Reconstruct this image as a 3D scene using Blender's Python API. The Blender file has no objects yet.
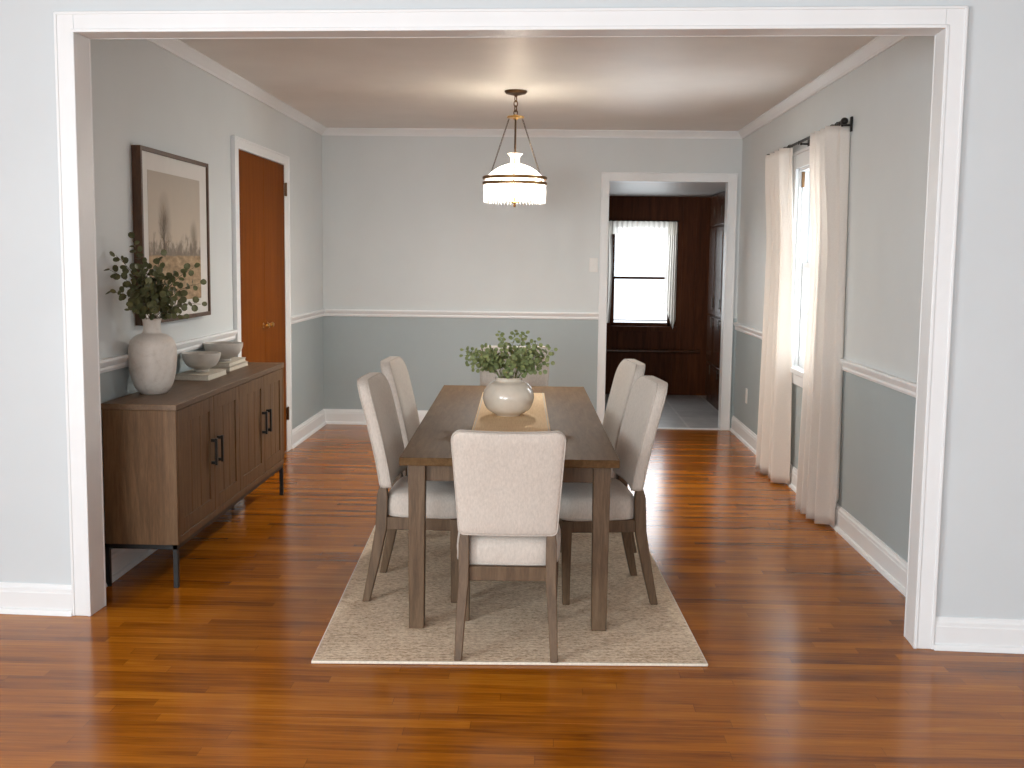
import bpy, bmesh, math, random
from mathutils import Vector, Matrix, Euler
PI = math.pi
sc = bpy.context.scene
col = sc.collection
random.seed(11)

# ------------------------------------------------------------------ materials
def newmat(name):
    m = bpy.data.materials.new(name); m.use_nodes = True
    nt = m.node_tree; nt.nodes.clear()
    out = nt.nodes.new('ShaderNodeOutputMaterial')
    b = nt.nodes.new('ShaderNodeBsdfPrincipled')
    nt.links.new(b.outputs[0], out.inputs[0])
    return m, nt, b, out
def N(nt, t, **kw):
    n = nt.nodes.new(t)
    for k, v in kw.items(): setattr(n, k, v)
    return n
def mth(nt, op, a, b=None, c=None):
    n = N(nt, 'ShaderNodeMath', operation=op)
    for i, v in enumerate((a, b, c)):
        if v is None: continue
        if isinstance(v, (int, float)): n.inputs[i].default_value = v
        else: nt.links.new(v, n.inputs[i])
    return n.outputs[0]
def rgb(c): return (c[0], c[1], c[2], 1)
def ramp(nt, fac, stops):
    r = N(nt, 'ShaderNodeValToRGB')
    els = r.color_ramp.elements
    while len(els) < len(stops): els.new(0.5)
    for e, (p, c) in zip(els, stops): e.position = p; e.color = rgb(c)
    nt.links.new(fac, r.inputs[0]); return r.outputs[0]
def mixc(nt, fac, a, b, mode='MIX'):
    n = N(nt, 'ShaderNodeMix', data_type='RGBA', blend_type=mode)
    for sk, v in ((n.inputs[0], fac), (n.inputs[6], a), (n.inputs[7], b)):
        if isinstance(v, (int, float)): sk.default_value = v
        elif isinstance(v, tuple): sk.default_value = rgb(v)
        else: nt.links.new(v, sk)
    return n.outputs[2]
def coords(nt, scale=(1, 1, 1), kind='Object', rot=(0, 0, 0)):
    if kind == 'World': src = N(nt, 'ShaderNodeNewGeometry').outputs['Position']
    else: src = N(nt, 'ShaderNodeTexCoord').outputs[kind]
    mp = N(nt, 'ShaderNodeMapping'); mp.inputs['Scale'].default_value = scale; mp.inputs['Rotation'].default_value = rot
    nt.links.new(src, mp.inputs[0]); return mp.outputs[0]
def noise(nt, vec, scale, detail=4, rough=.55, dist=0.0):
    n = N(nt, 'ShaderNodeTexNoise')
    n.inputs['Scale'].default_value = scale; n.inputs['Detail'].default_value = detail
    n.inputs['Roughness'].default_value = rough; n.inputs['Distortion'].default_value = dist
    nt.links.new(vec, n.inputs['Vector']); return n.outputs[0]
def bump(nt, b, h, strength=.2, dist=.01):
    n = N(nt, 'ShaderNodeBump'); n.inputs['Strength'].default_value = strength; n.inputs['Distance'].default_value = dist
    nt.links.new(h, n.inputs['Height']); nt.links.new(n.outputs[0], b.inputs['Normal'])
def plain(name, c, rough=.5, metal=0.0, var=.06, nscale=6, bmp=0.0, bscale=60, coat=0.0, spec=.5):
    m, nt, b, o = newmat(name)
    v = coords(nt, kind='World')
    n = noise(nt, v, nscale, 3)
    lo = tuple(x*(1-var) for x in c); hi = tuple(min(1, x*(1+var)) for x in c)
    nt.links.new(ramp(nt, n, [(.3, lo), (.7, hi)]), b.inputs['Base Color'])
    b.inputs['Roughness'].default_value = rough; b.inputs['Metallic'].default_value = metal
    b.inputs['Coat Weight'].default_value = coat; b.inputs['Coat Roughness'].default_value = .1
    b.inputs['Specular IOR Level'].default_value = spec
    if bmp: bump(nt, b, noise(nt, v, bscale, 3), bmp, .004)
    return m
def wood(name, dark, mid, light, stretch=(1, 12, 12), scale=4, rough=.45, coat=0.0, kind='Object', spec=.5):
    m, nt, b, o = newmat(name)
    v = coords(nt, stretch, kind)
    n1 = noise(nt, v, scale, 6, .6, .6)
    n2 = noise(nt, v, scale*5, 4, .6)
    f = mth(nt, 'ADD', mth(nt, 'MULTIPLY', n1, .7), mth(nt, 'MULTIPLY', n2, .3))
    nt.links.new(ramp(nt, f, [(.32, dark), (.5, mid), (.68, light)]), b.inputs['Base Color'])
    b.inputs['Roughness'].default_value = rough; b.inputs['Coat Weight'].default_value = coat
    b.inputs['Specular IOR Level'].default_value = spec
    b.inputs['Coat Roughness'].default_value = .15
    bump(nt, b, n2, .12, .002)
    return m
def fabric(name, c, rough=.95, var=.1, scale=(1, 1, .35)):
    m, nt, b, o = newmat(name)
    v = coords(nt, scale)
    n = noise(nt, v, 160, 3, .7); n2 = noise(nt, v, 9, 4, .6)
    f = mth(nt, 'ADD', mth(nt, 'MULTIPLY', n, .8), mth(nt, 'MULTIPLY', n2, .2))
    lo = tuple(x*(1-var) for x in c); hi = tuple(min(1, x*(1+var)) for x in c)
    nt.links.new(ramp(nt, f, [(.35, lo), (.65, hi)]), b.inputs['Base Color'])
    b.inputs['Roughness'].default_value = rough; b.inputs['Specular IOR Level'].default_value = .15
    b.inputs['Sheen Weight'].default_value = .15
    bump(nt, b, n, .25, .002)
    return m
def metal(name, c, rough=.35):
    return plain(name, c, rough, 1.0, .12, 25)

UP = (.655, .69, .695); LOW = (.385, .445, .46)
def wall_paint(name, up, low, zsplit, rough=.55):
    m, nt, b, o = newmat(name)
    p = N(nt, 'ShaderNodeNewGeometry').outputs['Position']
    s = N(nt, 'ShaderNodeSeparateXYZ'); nt.links.new(p, s.inputs[0])
    st = mth(nt, 'GREATER_THAN', s.outputs[2], zsplit)
    n = noise(nt, p, 3, 3)
    c = mixc(nt, st, low, up)
    c2 = mixc(nt, 1.0, c, ramp(nt, n, [(.3, (.97, .97, .97)), (.7, (1, 1, 1))]), 'MULTIPLY')
    nt.links.new(c2, b.inputs['Base Color'])
    b.inputs['Roughness'].default_value = rough; b.inputs['Specular IOR Level'].default_value = .3
    bump(nt, b, noise(nt, p, 140, 2), .05, .002)
    return m
M = {}
M['wall_side'] = wall_paint('two_tone_wall_paint', UP, LOW, .93)
M['wall_right'] = wall_paint('two_tone_wall_paint_low_rail', UP, LOW, .86)
M['wall_plain'] = wall_paint('grey_wall_paint', (.615, .655, .675), (.615, .655, .675), -5)
M['trim'] = plain('white_gloss_trim', (.79, .81, .82), .45, 0, .02, 4)
M['ceiling'] = plain('ceiling_paint', (.74, .715, .68), .5, 0, .03, 3, spec=.45)
M['table_wood'] = wood('walnut_grey_wood', (.078, .041, .017), (.114, .064, .028), (.15, .089, .042), (12, 1.2, 12), 4, .55, spec=.06)
M['leg_wood'] = wood('leg_wood', (.07, .041, .022), (.115, .069, .037), (.165, .104, .06), (14, 14, 1.4), 4, .5, spec=.35)
M['side_wood'] = wood('oak_veneer_upright', (.085, .044, .018), (.13, .069, .029), (.185, .102, .046), (9, 9, .8), 5, .5, spec=.3)
M['side_top'] = wood('oak_veneer_top', (.09, .050, .025), (.135, .078, .040), (.185, .112, .06), (12, 1, 12), 4, .45, spec=.35)
M['door_wood'] = wood('orange_birch_door', (.125, .031, .0012), (.155, .041, .002), (.19, .054, .0035), (7, 7, .5), 2.2, .6, spec=.05)
M['dark_panel'] = wood('dark_panelling', (.06, .016, .0045), (.10, .028, .008), (.15, .044, .013), (7, 7, .5), 3, .45, spec=.12)
M['dark_cab'] = wood('dark_cabinet', (.06, .020, .008), (.09, .031, .012), (.13, .048, .02), (7, 7, .6), 3, .25, 0, spec=.4)
M['frame_wood'] = wood('dark_frame_wood', (.05, .022, .009), (.08, .037, .015), (.12, .058, .026), (8, 8, 2), 5, .5)
M['linen'] = fabric('cream_linen', (.55, .495, .44))
M['piping'] = fabric('cream_piping', (.49, .44, .39))
M['black_metal'] = plain('black_metal', (.018, .017, .016), .4, .6)
M['bronze_dark'] = metal('dark_bronze', (.06, .045, .032), .42)
M['bronze'] = metal('aged_bronze', (.16, .09, .045), .4)
M['brass'] = metal('brass', (.62, .38, .13), .28)
M['ring_bronze'] = metal('ring_bronze', (.22, .12, .05), .38)
M['white_cer'] = plain('matte_stone_ceramic', (.56, .52, .47), .55, 0, .12, 22, .12, 45)
M['bowl_cer'] = plain('stoneware', (.60, .565, .515), .5, 0, .06, 30)
M['paper'] = plain('book_pages', (.62, .57, .48), .9, 0, .08, 120)
M['cover'] = plain('book_cover', (.50, .455, .38), .7, 0, .05, 18)
M['cover_tan'] = plain('book_cover_tan', (.46, .41, .33), .7, 0, .05, 18)
M['mat_board'] = plain('mat_board', (.72, .70, .66), .9, 0, .02, 10)
M['plate'] = plain('switch_plate_plastic', (.74, .74, .72), .4, 0, .02, 8)
M['soil'] = plain('dark_filler', (.02, .017, .012), .9)
M['vase_glaze'] = plain('cream_glaze', (.72, .64, .54), .12, 0, .07, 14, .03, 30, coat=.6)

def tall_vase_mat():
    m, nt, b, o = newmat('weathered_white_ceramic')
    v = coords(nt)
    n = noise(nt, v, 9, 6, .65, .8); n2 = noise(nt, v, 60, 4, .6)
    f = mth(nt, 'ADD', mth(nt, 'MULTIPLY', n, .75), mth(nt, 'MULTIPLY', n2, .25))
    nt.links.new(ramp(nt, f, [(.3, (.50, .44, .38)), (.48, (.67, .62, .56)), (.7, (.76, .72, .67))]), b.inputs['Base Color'])
    b.inputs['Roughness'].default_value = .45
    bump(nt, b, n2, .15, .003)
    return m
M['tall_vase'] = tall_vase_mat()

def leaf_mat(name, a, bcol, c):
    m, nt, b, o = newmat(name)
    v = coords(nt)
    n = noise(nt, v, 28, 2)
    nt.links.new(ramp(nt, n, [(.3, a), (.5, bcol), (.72, c)]), b.inputs['Base Color'])
    b.inputs['Roughness'].default_value = .5
    b.inputs['Specular IOR Level'].default_value = .35
    b.inputs['Subsurface Weight'].default_value = 0
    return m
M['leaf_dark'] = leaf_mat('eucalyptus_leaf_dark', (.058, .061, .023), (.092, .095, .038), (.145, .148, .062))
M['leaf_sage'] = leaf_mat('eucalyptus_leaf_sage', (.13, .165, .06), (.21, .25, .105), (.33, .37, .14))
M['stem'] = plain('stem_brown', (.09, .07, .035), .7)
M['stem_green'] = plain('stem_green', (.16, .18, .07), .6)

def floor_mat():
    m, nt, b, o = newmat('oak_strip_floor')
    p = coords(nt)
    s = N(nt, 'ShaderNodeSeparateXYZ'); nt.links.new(p, s.inputs[0])
    W, L = .057, .95
    ry = mth(nt, 'DIVIDE', s.outputs[1], W); row = mth(nt, 'FLOOR', ry)
    wn = N(nt, 'ShaderNodeTexWhiteNoise', noise_dimensions='1D'); nt.links.new(row, wn.inputs['W'])
    lx = mth(nt, 'ADD', mth(nt, 'DIVIDE', s.outputs[0], L), mth(nt, 'MULTIPLY', wn.outputs[0], 7.3))
    cell = mth(nt, 'FLOOR', lx)
    cmb = N(nt, 'ShaderNodeCombineXYZ'); nt.links.new(row, cmb.inputs[0]); nt.links.new(cell, cmb.inputs[1])
    w2 = N(nt, 'ShaderNodeTexWhiteNoise', noise_dimensions='3D'); nt.links.new(cmb.outputs[0], w2.inputs['Vector'])
    plank = w2.outputs[0]
    # grain along x, shifted per plank
    off = N(nt, 'ShaderNodeCombineXYZ'); nt.links.new(mth(nt, 'MULTIPLY', plank, 40), off.inputs[2])
    vm = N(nt, 'ShaderNodeVectorMath', operation='ADD'); nt.links.new(p, vm.inputs[0]); nt.links.new(off.outputs[0], vm.inputs[1])
    mp = N(nt, 'ShaderNodeMapping'); mp.inputs['Scale'].default_value = (1.6, 26, 1); nt.links.new(vm.outputs[0], mp.inputs[0])
    g = noise(nt, mp.outputs[0], 2.2, 7, .62, .5)
    big = noise(nt, p, 1.7, 3)
    f = mth(nt, 'ADD', mth(nt, 'MULTIPLY', plank, .26), mth(nt, 'ADD', mth(nt, 'MULTIPLY', g, .62), mth(nt, 'ADD', mth(nt, 'MULTIPLY', big, .12), mth(nt, 'MULTIPLY', noise(nt, coords(nt, (1.1, 8, 1)), 1.6, 4, .6), .30))))
    c = ramp(nt, f, [(.40, (.125, .033, .0025)), (.58, (.27, .079, .004)), (.72, (.36, .113, .006)), (.9, (.48, .175, .014))])
    fy = mth(nt, 'FRACT', ry); fx = mth(nt, 'FRACT', lx)
    gy = mth(nt, 'LESS_THAN', mth(nt, 'MINIMUM', fy, mth(nt, 'SUBTRACT', 1, fy)), .014)
    gx = mth(nt, 'LESS_THAN', fx, .0022)
    gap = mth(nt, 'MAXIMUM', gy, gx)
    lt = mth(nt, 'GREATER_THAN', wn.outputs[0], .45)
    c2 = mixc(nt, mth(nt, 'MULTIPLY', gy, .55), c, mixc(nt, lt, (.05, .016, .003), (.55, .25, .06)))
    c2 = mixc(nt, mth(nt, 'MULTIPLY', gx, .4), c2, (.045, .014, .004))
    nt.links.new(c2, b.inputs['Base Color'])
    b.inputs['Roughness'].default_value = .18
    b.inputs['Specular IOR Level'].default_value = .21
    hgt = mth(nt, 'SUBTRACT', mth(nt, 'MULTIPLY', g, .25), gap)
    return m
M['floor'] = floor_mat()

def tile_mat():
    m, nt, b, o = newmat('slate_tile')
    p = coords(nt, (1, 1, 1), rot=(0, 0, PI/2))
    br = N(nt, 'ShaderNodeTexBrick'); nt.links.new(p, br.inputs['Vector'])
    br.inputs['Scale'].default_value = 1; br.inputs['Brick Width'].default_value = .46; br.inputs['Row Height'].default_value = .4
    br.inputs['Mortar Size'].default_value = .011
    br.inputs['Color1'].default_value = (.34, .335, .335, 1); br.inputs['Color2'].default_value = (.44, .435, .43, 1)
    br.inputs['Mortar'].default_value = (.62, .60, .58, 1)
    n = noise(nt, p, 7, 5)
    c = mixc(nt, .5, br.outputs[0], ramp(nt, n, [(.3, (.30, .295, .295)), (.7, (.50, .49, .485))]))
    nt.links.new(c, b.inputs['Base Color']); b.inputs['Roughness'].default_value = .35
    return m
M['tile'] = tile_mat()

def rug_mat():
    m, nt, b, o = newmat('woven_jute')
    p = coords(nt)
    w1 = N(nt, 'ShaderNodeTexWave', wave_type='BANDS', bands_direction='Y'); nt.links.new(p, w1.inputs['Vector'])
    w1.inputs['Scale'].default_value = 20; w1.inputs['Distortion'].default_value = 2.4; w1.inputs['Detail'].default_value = 3; w1.inputs['Detail Scale'].default_value = 3
    n = noise(nt, coords(nt, (1, 1.7, 1)), 62, 4, .8)
    n2 = noise(nt, p, 5, 3)
    f = mth(nt, 'ADD', mth(nt, 'MULTIPLY', w1.outputs[1], .14), mth(nt, 'ADD', mth(nt, 'MULTIPLY', n, .76), mth(nt, 'MULTIPLY', n2, .14)))
    nt.links.new(ramp(nt, f, [(.38, (.30, .20, .125)), (.46, (.58, .445, .315)), (.54, (.70, .56, .41)), (.64, (.90, .78, .62))]), b.inputs['Base Color'])
    b.inputs['Roughness'].default_value = .95; b.inputs['Specular IOR Level'].default_value = .1
    bump(nt, b, f, .6, .006)
    return m
M['rug'] = rug_mat()
M['rug_edge'] = fabric('rug_binding', (.72, .65, .54))
def runner_mat():
    m, nt, b, o = newmat('tan_woven_runner')
    p = coords(nt)
    n = noise(nt, coords(nt, (160, 6, 1)), 1.4, 3, .6); n2 = noise(nt, coords(nt, (6, 160, 1)), 1.4, 3, .6)
    f = mth(nt, 'ADD', mth(nt, 'MULTIPLY', n, .5), mth(nt, 'MULTIPLY', n2, .5))
    nt.links.new(ramp(nt, f, [(.35, (.62, .44, .26)), (.65, (.80, .61, .39))]), b.inputs['Base Color'])
    b.inputs['Roughness'].default_value = .9; b.inputs['Specular IOR Level'].default_value = .1
    bump(nt, b, f, .3, .002)
    return m
M['runner'] = runner_mat()

def cloth_trans(name, c, fac, transp=0.0):
    m, nt, b, o = newmat(name)
    v = coords(nt)
    n = noise(nt, v, 220, 2)
    cc = ramp(nt, n, [(.3, tuple(x*.94 for x in c)), (.7, c)])
    nt.links.new(cc, b.inputs['Base Color']); b.inputs['Roughness'].default_value = .95; b.inputs['Specular IOR Level'].default_value = .1
    tr = N(nt, 'ShaderNodeBsdfTranslucent'); nt.links.new(cc, tr.inputs[0])
    mx = N(nt, 'ShaderNodeMixShader'); mx.inputs[0].default_value = fac
    nt.links.new(b.outputs[0], mx.inputs[1]); nt.links.new(tr.outputs[0], mx.inputs[2])
    last = mx
    if transp:
        tp = N(nt, 'ShaderNodeBsdfTransparent'); m2 = N(nt, 'ShaderNodeMixShader'); m2.inputs[0].default_value = transp
        nt.links.new(mx.outputs[0], m2.inputs[1]); nt.links.new(tp.outputs[0], m2.inputs[2]); last = m2
    nt.links.new(last.outputs[0], o.inputs[0])
    return m
M['curtain'] = cloth_trans('ivory_curtain', (.93, .882, .83), .40)
M['sheer'] = cloth_trans('sheer_curtain', (.95, .91, .84), .75, .25)

def glass_mat(name, transp=.9, tint=(1, 1, 1)):
    m, nt, b, o = newmat(name)
    tp = N(nt, 'ShaderNodeBsdfTransparent'); tp.inputs[0].default_value = rgb(tint)
    gl = N(nt, 'ShaderNodeBsdfGlossy'); gl.inputs['Roughness'].default_value = .02
    lw = N(nt, 'ShaderNodeLayerWeight'); lw.inputs[0].default_value = .5
    fr = mth(nt, 'ADD', .02, mth(nt, 'MULTIPLY', mth(nt, 'POWER', lw.outputs['Facing'], 5), .4))
    mx = N(nt, 'ShaderNodeMixShader')
    nt.links.new(fr, mx.inputs[0]); nt.links.new(tp.outputs[0], mx.inputs[1]); nt.links.new(gl.outputs[0], mx.inputs[2])
    nt.links.new(mx.outputs[0], o.inputs[0])
    return m
M['glass'] = glass_mat('window_glass')
def opal(name, c, fac, transp, rough=.2):
    m, nt, b, o = newmat(name)
    b.inputs['Base Color'].default_value = rgb(c); b.inputs['Roughness'].default_value = rough
    tr = N(nt, 'ShaderNodeBsdfTranslucent'); tr.inputs[0].default_value = rgb(c)
    mx = N(nt, 'ShaderNodeMixShader'); mx.inputs[0].default_value = fac
    nt.links.new(b.outputs[0], mx.inputs[1]); nt.links.new(tr.outputs[0], mx.inputs[2])
    tp = N(nt, 'ShaderNodeBsdfTransparent'); m2 = N(nt, 'ShaderNodeMixShader'); m2.inputs[0].default_value = transp
    nt.links.new(mx.outputs[0], m2.inputs[1]); nt.links.new(tp.outputs[0], m2.inputs[2])
    nt.links.new(m2.outputs[0], o.inputs[0])
    return m
M['opal'] = opal('opal_glass', (.95, .93, .88), .6, .12)
M['crystal'] = opal('crystal_glass', (.95, .93, .88), .5, .35, .05)
M['chimney'] = opal('chimney_glass', (.92, .82, .78), .4, .55, .05)
def emis(name, c, s):
    m, nt, b, o = newmat(name)
    e = N(nt, 'ShaderNodeEmission'); e.inputs[0].default_value = rgb(c); e.inputs[1].default_value = s
    nt.links.new(e.outputs[0], o.inputs[0]); return m
M['bulb'] = emis('lit_bulb', (1, .88, .70), 40)

def print_mat():
    """misty field: grey-beige sky, dark tree line, ochre meadow (ink on paper)"""
    m, nt, b, o = newmat('landscape_print_ink')
    p = N(nt, 'ShaderNodeTexCoord').outputs['Object']
    s = N(nt, 'ShaderNodeSeparateXYZ'); nt.links.new(p, s.inputs[0])
    n1 = noise(nt, p, 9, 5, .6); n2 = noise(nt, coords(nt, (1, 3.5, 2.6)), 6, 5, .65); n3 = noise(nt, coords(nt, (1, 3, 9)), 5, 5)
    sky = ramp(nt, mth(nt, 'ADD', mth(nt, 'MULTIPLY', s.outputs[2], 1.2), mth(nt, 'MULTIPLY', n1, .2)),
               [(0.1, (.60, .52, .42)), (.75, (.43, .395, .345))])
    field = ramp(nt, mth(nt, 'ADD', mth(nt, 'MULTIPLY', n3, .9), mth(nt, 'MULTIPLY', s.outputs[2], .3)),
                 [(.25, (.25, .18, .105)), (.45, (.42, .295, .175)), (.62, (.55, .41, .26))])
    # tree line height above the horizon (z = 0 in object space)
    hl = mth(nt, 'MULTIPLY', mth(nt, 'SUBTRACT', n2, .28), .32)
    tl = N(nt, 'ShaderNodeMapRange', interpolation_type='SMOOTHSTEP')
    nt.links.new(mth(nt, 'SUBTRACT', hl, s.outputs[2]), tl.inputs[0])
    tl.inputs[1].default_value = -.02; tl.inputs[2].default_value = .06
    trees = ramp(nt, n1, [(.3, (.13, .105, .08)), (.7, (.24, .20, .16))])
    c = mixc(nt, mth(nt, 'MULTIPLY', tl.outputs[0], .85), sky, trees)
    for (ty, tz, ry, rz, k_) in ((-.165, .165, .105, .15, .55), (.28, .10, .075, .10, .5)):
        dy = mth(nt, 'DIVIDE', mth(nt, 'SUBTRACT', s.outputs[1], ty), ry); dz = mth(nt, 'DIVIDE', mth(nt, 'SUBTRACT', s.outputs[2], tz), rz)
        d2 = mth(nt, 'ADD', mth(nt, 'MULTIPLY', dy, dy), mth(nt, 'MULTIPLY', dz, dz))
        hm = N(nt, 'ShaderNodeMapRange', interpolation_type='SMOOTHSTEP'); nt.links.new(mth(nt, 'ADD', d2, mth(nt, 'MULTIPLY', n1, .9)), hm.inputs[0])
        hm.inputs[1].default_value = 1.55; hm.inputs[2].default_value = .35; hm.inputs[3].default_value = 0; hm.inputs[4].default_value = k_
        c = mixc(nt, hm.outputs[0], c, (.26, .215, .17))
    hz = N(nt, 'ShaderNodeMapRange', interpolation_type='SMOOTHSTEP')
    nt.links.new(mth(nt, 'ADD', s.outputs[2], mth(nt, 'MULTIPLY', mth(nt, 'SUBTRACT', n1, .5), .02)), hz.inputs[0])
    hz.inputs[1].default_value = .004; hz.inputs[2].default_value = -.006
    c = mixc(nt, hz.outputs[0], c, field)
    nt.links.new(c, b.inputs['Base Color']); b.inputs['Roughness'].default_value = .9
    return m
M['print'] = print_mat()
M['ink'] = plain('brown_ink', (.17, .135, .105), .9)
M['ink_pale'] = plain('pale_brown_ink', (.27, .225, .18), .9)

# ------------------------------------------------------------------ mesh helpers
class MB:
    def __init__(s): s.bm = bmesh.new()
    def box(s, x0, x1, y0, y1, z0, z1, mat=None):
        r = bmesh.ops.create_cube(s.bm, size=1)
        T = Matrix.Translation(((x0+x1)/2, (y0+y1)/2, (z0+z1)/2)) @ Matrix.Diagonal((abs(x1-x0), abs(y1-y0), abs(z1-z0), 1))
        if mat is not None: T = mat @ T
        bmesh.ops.transform(s.bm, matrix=T, verts=r['verts']); return r['verts']
    def taper(s, p0, p1, s0, s1):
        """square-section bar between two points; s0, s1 = (width x, depth y)"""
        v = []
        for p, (w, d) in ((p0, s0), (p1, s1)):
            for sx, sy in ((-1, -1), (1, -1), (1, 1), (-1, 1)):
                v.append(s.bm.verts.new((p[0]+sx*w/2, p[1]+sy*d/2, p[2])))
        for i in range(4):
            j = (i+1) % 4; s.bm.faces.new((v[i], v[j], v[4+j], v[4+i]))
        s.bm.faces.new((v[3], v[2], v[1], v[0])); s.bm.faces.new(v[4:8])
    def bars(s, pts, sizes):
        rings = []
        for p, (w, d) in zip(pts, sizes):
            rings.append([s.bm.verts.new((p[0]+sx*w/2, p[1]+sy*d/2, p[2])) for sx, sy in ((-1, -1), (1, -1), (1, 1), (-1, 1))])
        for a, b in zip(rings, rings[1:]):
            for i in range(4):
                j = (i+1) % 4; s.bm.faces.new((a[i], a[j], b[j], b[i]))
        s.bm.faces.new(rings[0][::-1]); s.bm.faces.new(rings[-1])
    def prism(s, poly, a, b, axis='y'):
        """extrude a 2-D profile (u,v): axis y -> (x,z); axis x -> (y,z); axis z -> (x,y)"""
        def P(u, v, t):
            return {'y': (u, t, v), 'x': (t, u, v), 'z': (u, v, t)}[axis]
        A = [s.bm.verts.new(P(u, v, a)) for u, v in poly]; B = [s.bm.verts.new(P(u, v, b)) for u, v in poly]
        n = len(poly)
        for i in range(n):
            j = (i+1) % n; s.bm.faces.new((A[i], A[j], B[j], B[i]))
        s.bm.faces.new(A[::-1]); s.bm.faces.new(B)
    def tube(s, pts, r, seg=8, closed=False):
        pts = [Vector(p) for p in pts]; n = len(pts)
        rr = r if isinstance(r, (list, tuple)) else [r]*n
        rings = []; up = None
        for i, p in enumerate(pts):
            if closed: t = pts[(i+1) % n]-pts[i-1]
            else: t = pts[min(i+1, n-1)]-pts[max(i-1, 0)]
            t.normalize()
            if up is None:
                up = Vector((0, 0, 1)) if abs(t.z) < .9 else Vector((1, 0, 0))
            u = t.cross(up); 
            if u.length < 1e-6: u = t.orthogonal()
            u.normalize(); w = u.cross(t).normalized(); up = w
            rings.append([s.bm.verts.new(p+(u*math.cos(2*PI*k/seg)+w*math.sin(2*PI*k/seg))*rr[i]) for k in range(seg)])
        m = n if closed else n-1
        for i in range(m):
            a, b = rings[i], rings[(i+1) % n]
            for k in range(seg):
                l = (k+1) % seg; s.bm.faces.new((a[k], a[l], b[l], b[k]))
        if not closed:
            s.bm.faces.new(rings[0][::-1]); s.bm.faces.new(rings[-1])
    def lathe(s, prof, c=(0, 0, 0), seg=32):
        rings = []
        for r, z in prof:
            if r < 1e-5: rings.append([s.bm.verts.new((c[0], c[1], c[2]+z))])
            else: rings.append([s.bm.verts.new((c[0]+r*math.cos(2*PI*k/seg), c[1]+r*math.sin(2*PI*k/seg), c[2]+z)) for k in range(seg)])
        for a, b in zip(rings, rings[1:]):
            for k in range(seg):
                l = (k+1) % seg
                if len(a) == 1 and len(b) == 1: continue
                if len(a) == 1: s.bm.faces.new((a[0], b[l], b[k]))
                elif len(b) == 1: s.bm.faces.new((a[k], a[l], b[0]))
                else: s.bm.faces.new((a[k], a[l], b[l], b[k]))
    def ball(s, c, r, seg=12, sc3=(1, 1, 1)):
        q = bmesh.ops.create_uvsphere(s.bm, u_segments=seg, v_segments=seg//2+2, radius=r)
        bmesh.ops.transform(s.bm, matrix=Matrix.Translation(c) @ Matrix.Diagonal((*sc3, 1)), verts=q['verts'])
    def build(s, name, mat, parent=None, bevel=0, bseg=2, angle=35, loc=None, rotz=0, solid=0, sub=0, recalc=True):
        bm = s.bm
        if recalc: bmesh.ops.recalc_face_normals(bm, faces=bm.faces)
        lim = math.radians(angle)
        for e in bm.edges:
            e.smooth = not (len(e.link_faces) == 2 and e.calc_face_angle(0) > lim)
        for f in bm.faces: f.smooth = True
        me = bpy.data.meshes.new(name); bm.to_mesh(me); bm.free()
        o = bpy.data.objects.new(name, me); col.objects.link(o)
        if mat is not None: me.materials.append(mat)
        if parent is not None: o.parent = parent
        if loc is not None: o.location = loc
        o.rotation_euler = (0, 0, rotz)
        if solid:
            md = o.modifiers.new('thick', 'SOLIDIFY'); md.thickness = solid; md.offset = 0
        if sub:
            md = o.modifiers.new('sub', 'SUBSURF'); md.levels = sub; md.render_levels = sub
        if bevel:
            md = o.modifiers.new('bevel', 'BEVEL'); md.width = bevel; md.segments = bseg; md.limit_method = 'ANGLE'; md.angle_limit = math.radians(40)
        return o
def empty(name, loc=(0, 0, 0), rotz=0, parent=None):
    o = bpy.data.objects.new(name, None); col.objects.link(o)
    o.location = loc; o.rotation_euler = (0, 0, rotz); o.empty_display_size = .1
    if parent: o.parent = parent
    return o
def tag(o, label=None, cat=None, group=None, kind=None):
    if label: o['label'] = label
    if cat: o['category'] = cat
    if group: o['group'] = group
    if kind: o['kind'] = kind
    return o
def structure(o, label=None, cat=None):
    o['kind'] = 'structure'
    if label: o['label'] = label
    if cat: o['category'] = cat
    return o
KIDS = {}
def copy_tree(o, parent=None):
    c = o.copy(); col.objects.link(c)
    if parent is not None: c.parent = parent
    for ch in list(o.children): copy_tree(ch, c)
    return c

# ------------------------------------------------------------------ room constants
H = 2.44
XL, XR, YB = -1.8724, 1.5528, 9.40
K, YF, T = -.0523, 4.1445, .108
IL, IR, OL, OR, ZI, ZO = -1.7542, 1.3542, -1.8267, 1.4251, 2.2028, 2.2752
FROT = math.atan(K)
DLI, DRI, DL, DR, DZI, DZ = .4831, 1.4447, .4169, 1.521, 2.035, 2.107
KY, KC, KX = 11.85, 2.05, 1.60            # kitchen back wall, ceiling, cabinet face
WY0, WY1, WZ0, WZ1 = 6.20, 7.24, .74, 1.975  # dining window opening
W2X0, W2X1, W2Z0, W2Z1 = .655, 1.27, .715, 1.76   # kitchen window opening

# ---- floors
m = MB(); m.box(-3.5, 3.3, -3.2, 9.45, -.1, 0)
structure(m.build('floor', M['floor']), 'glossy orange-brown oak strip floor', 'floor')
m = MB(); m.box(-.6, 2.2, 9.45, KY+.12, -.1, 0)
structure(m.build('floor_kitchen', M['tile']), 'grey slate tile floor beyond the doorway', 'floor')
# ---- ceiling
m = MB(); m.box(-3.5, 3.3, -3.2, YB+.12, H, H+.1)
structure(m.build('ceiling', M['ceiling']), 'pale painted dining room ceiling', 'ceiling')
m = MB(); m.box(-.6, 2.2, YB+.12, KY+.12, KC, KC+.08)
structure(m.build('ceiling_kitchen', M['ceiling']), 'pale ceiling of the room beyond the doorway', 'ceiling')

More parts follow.
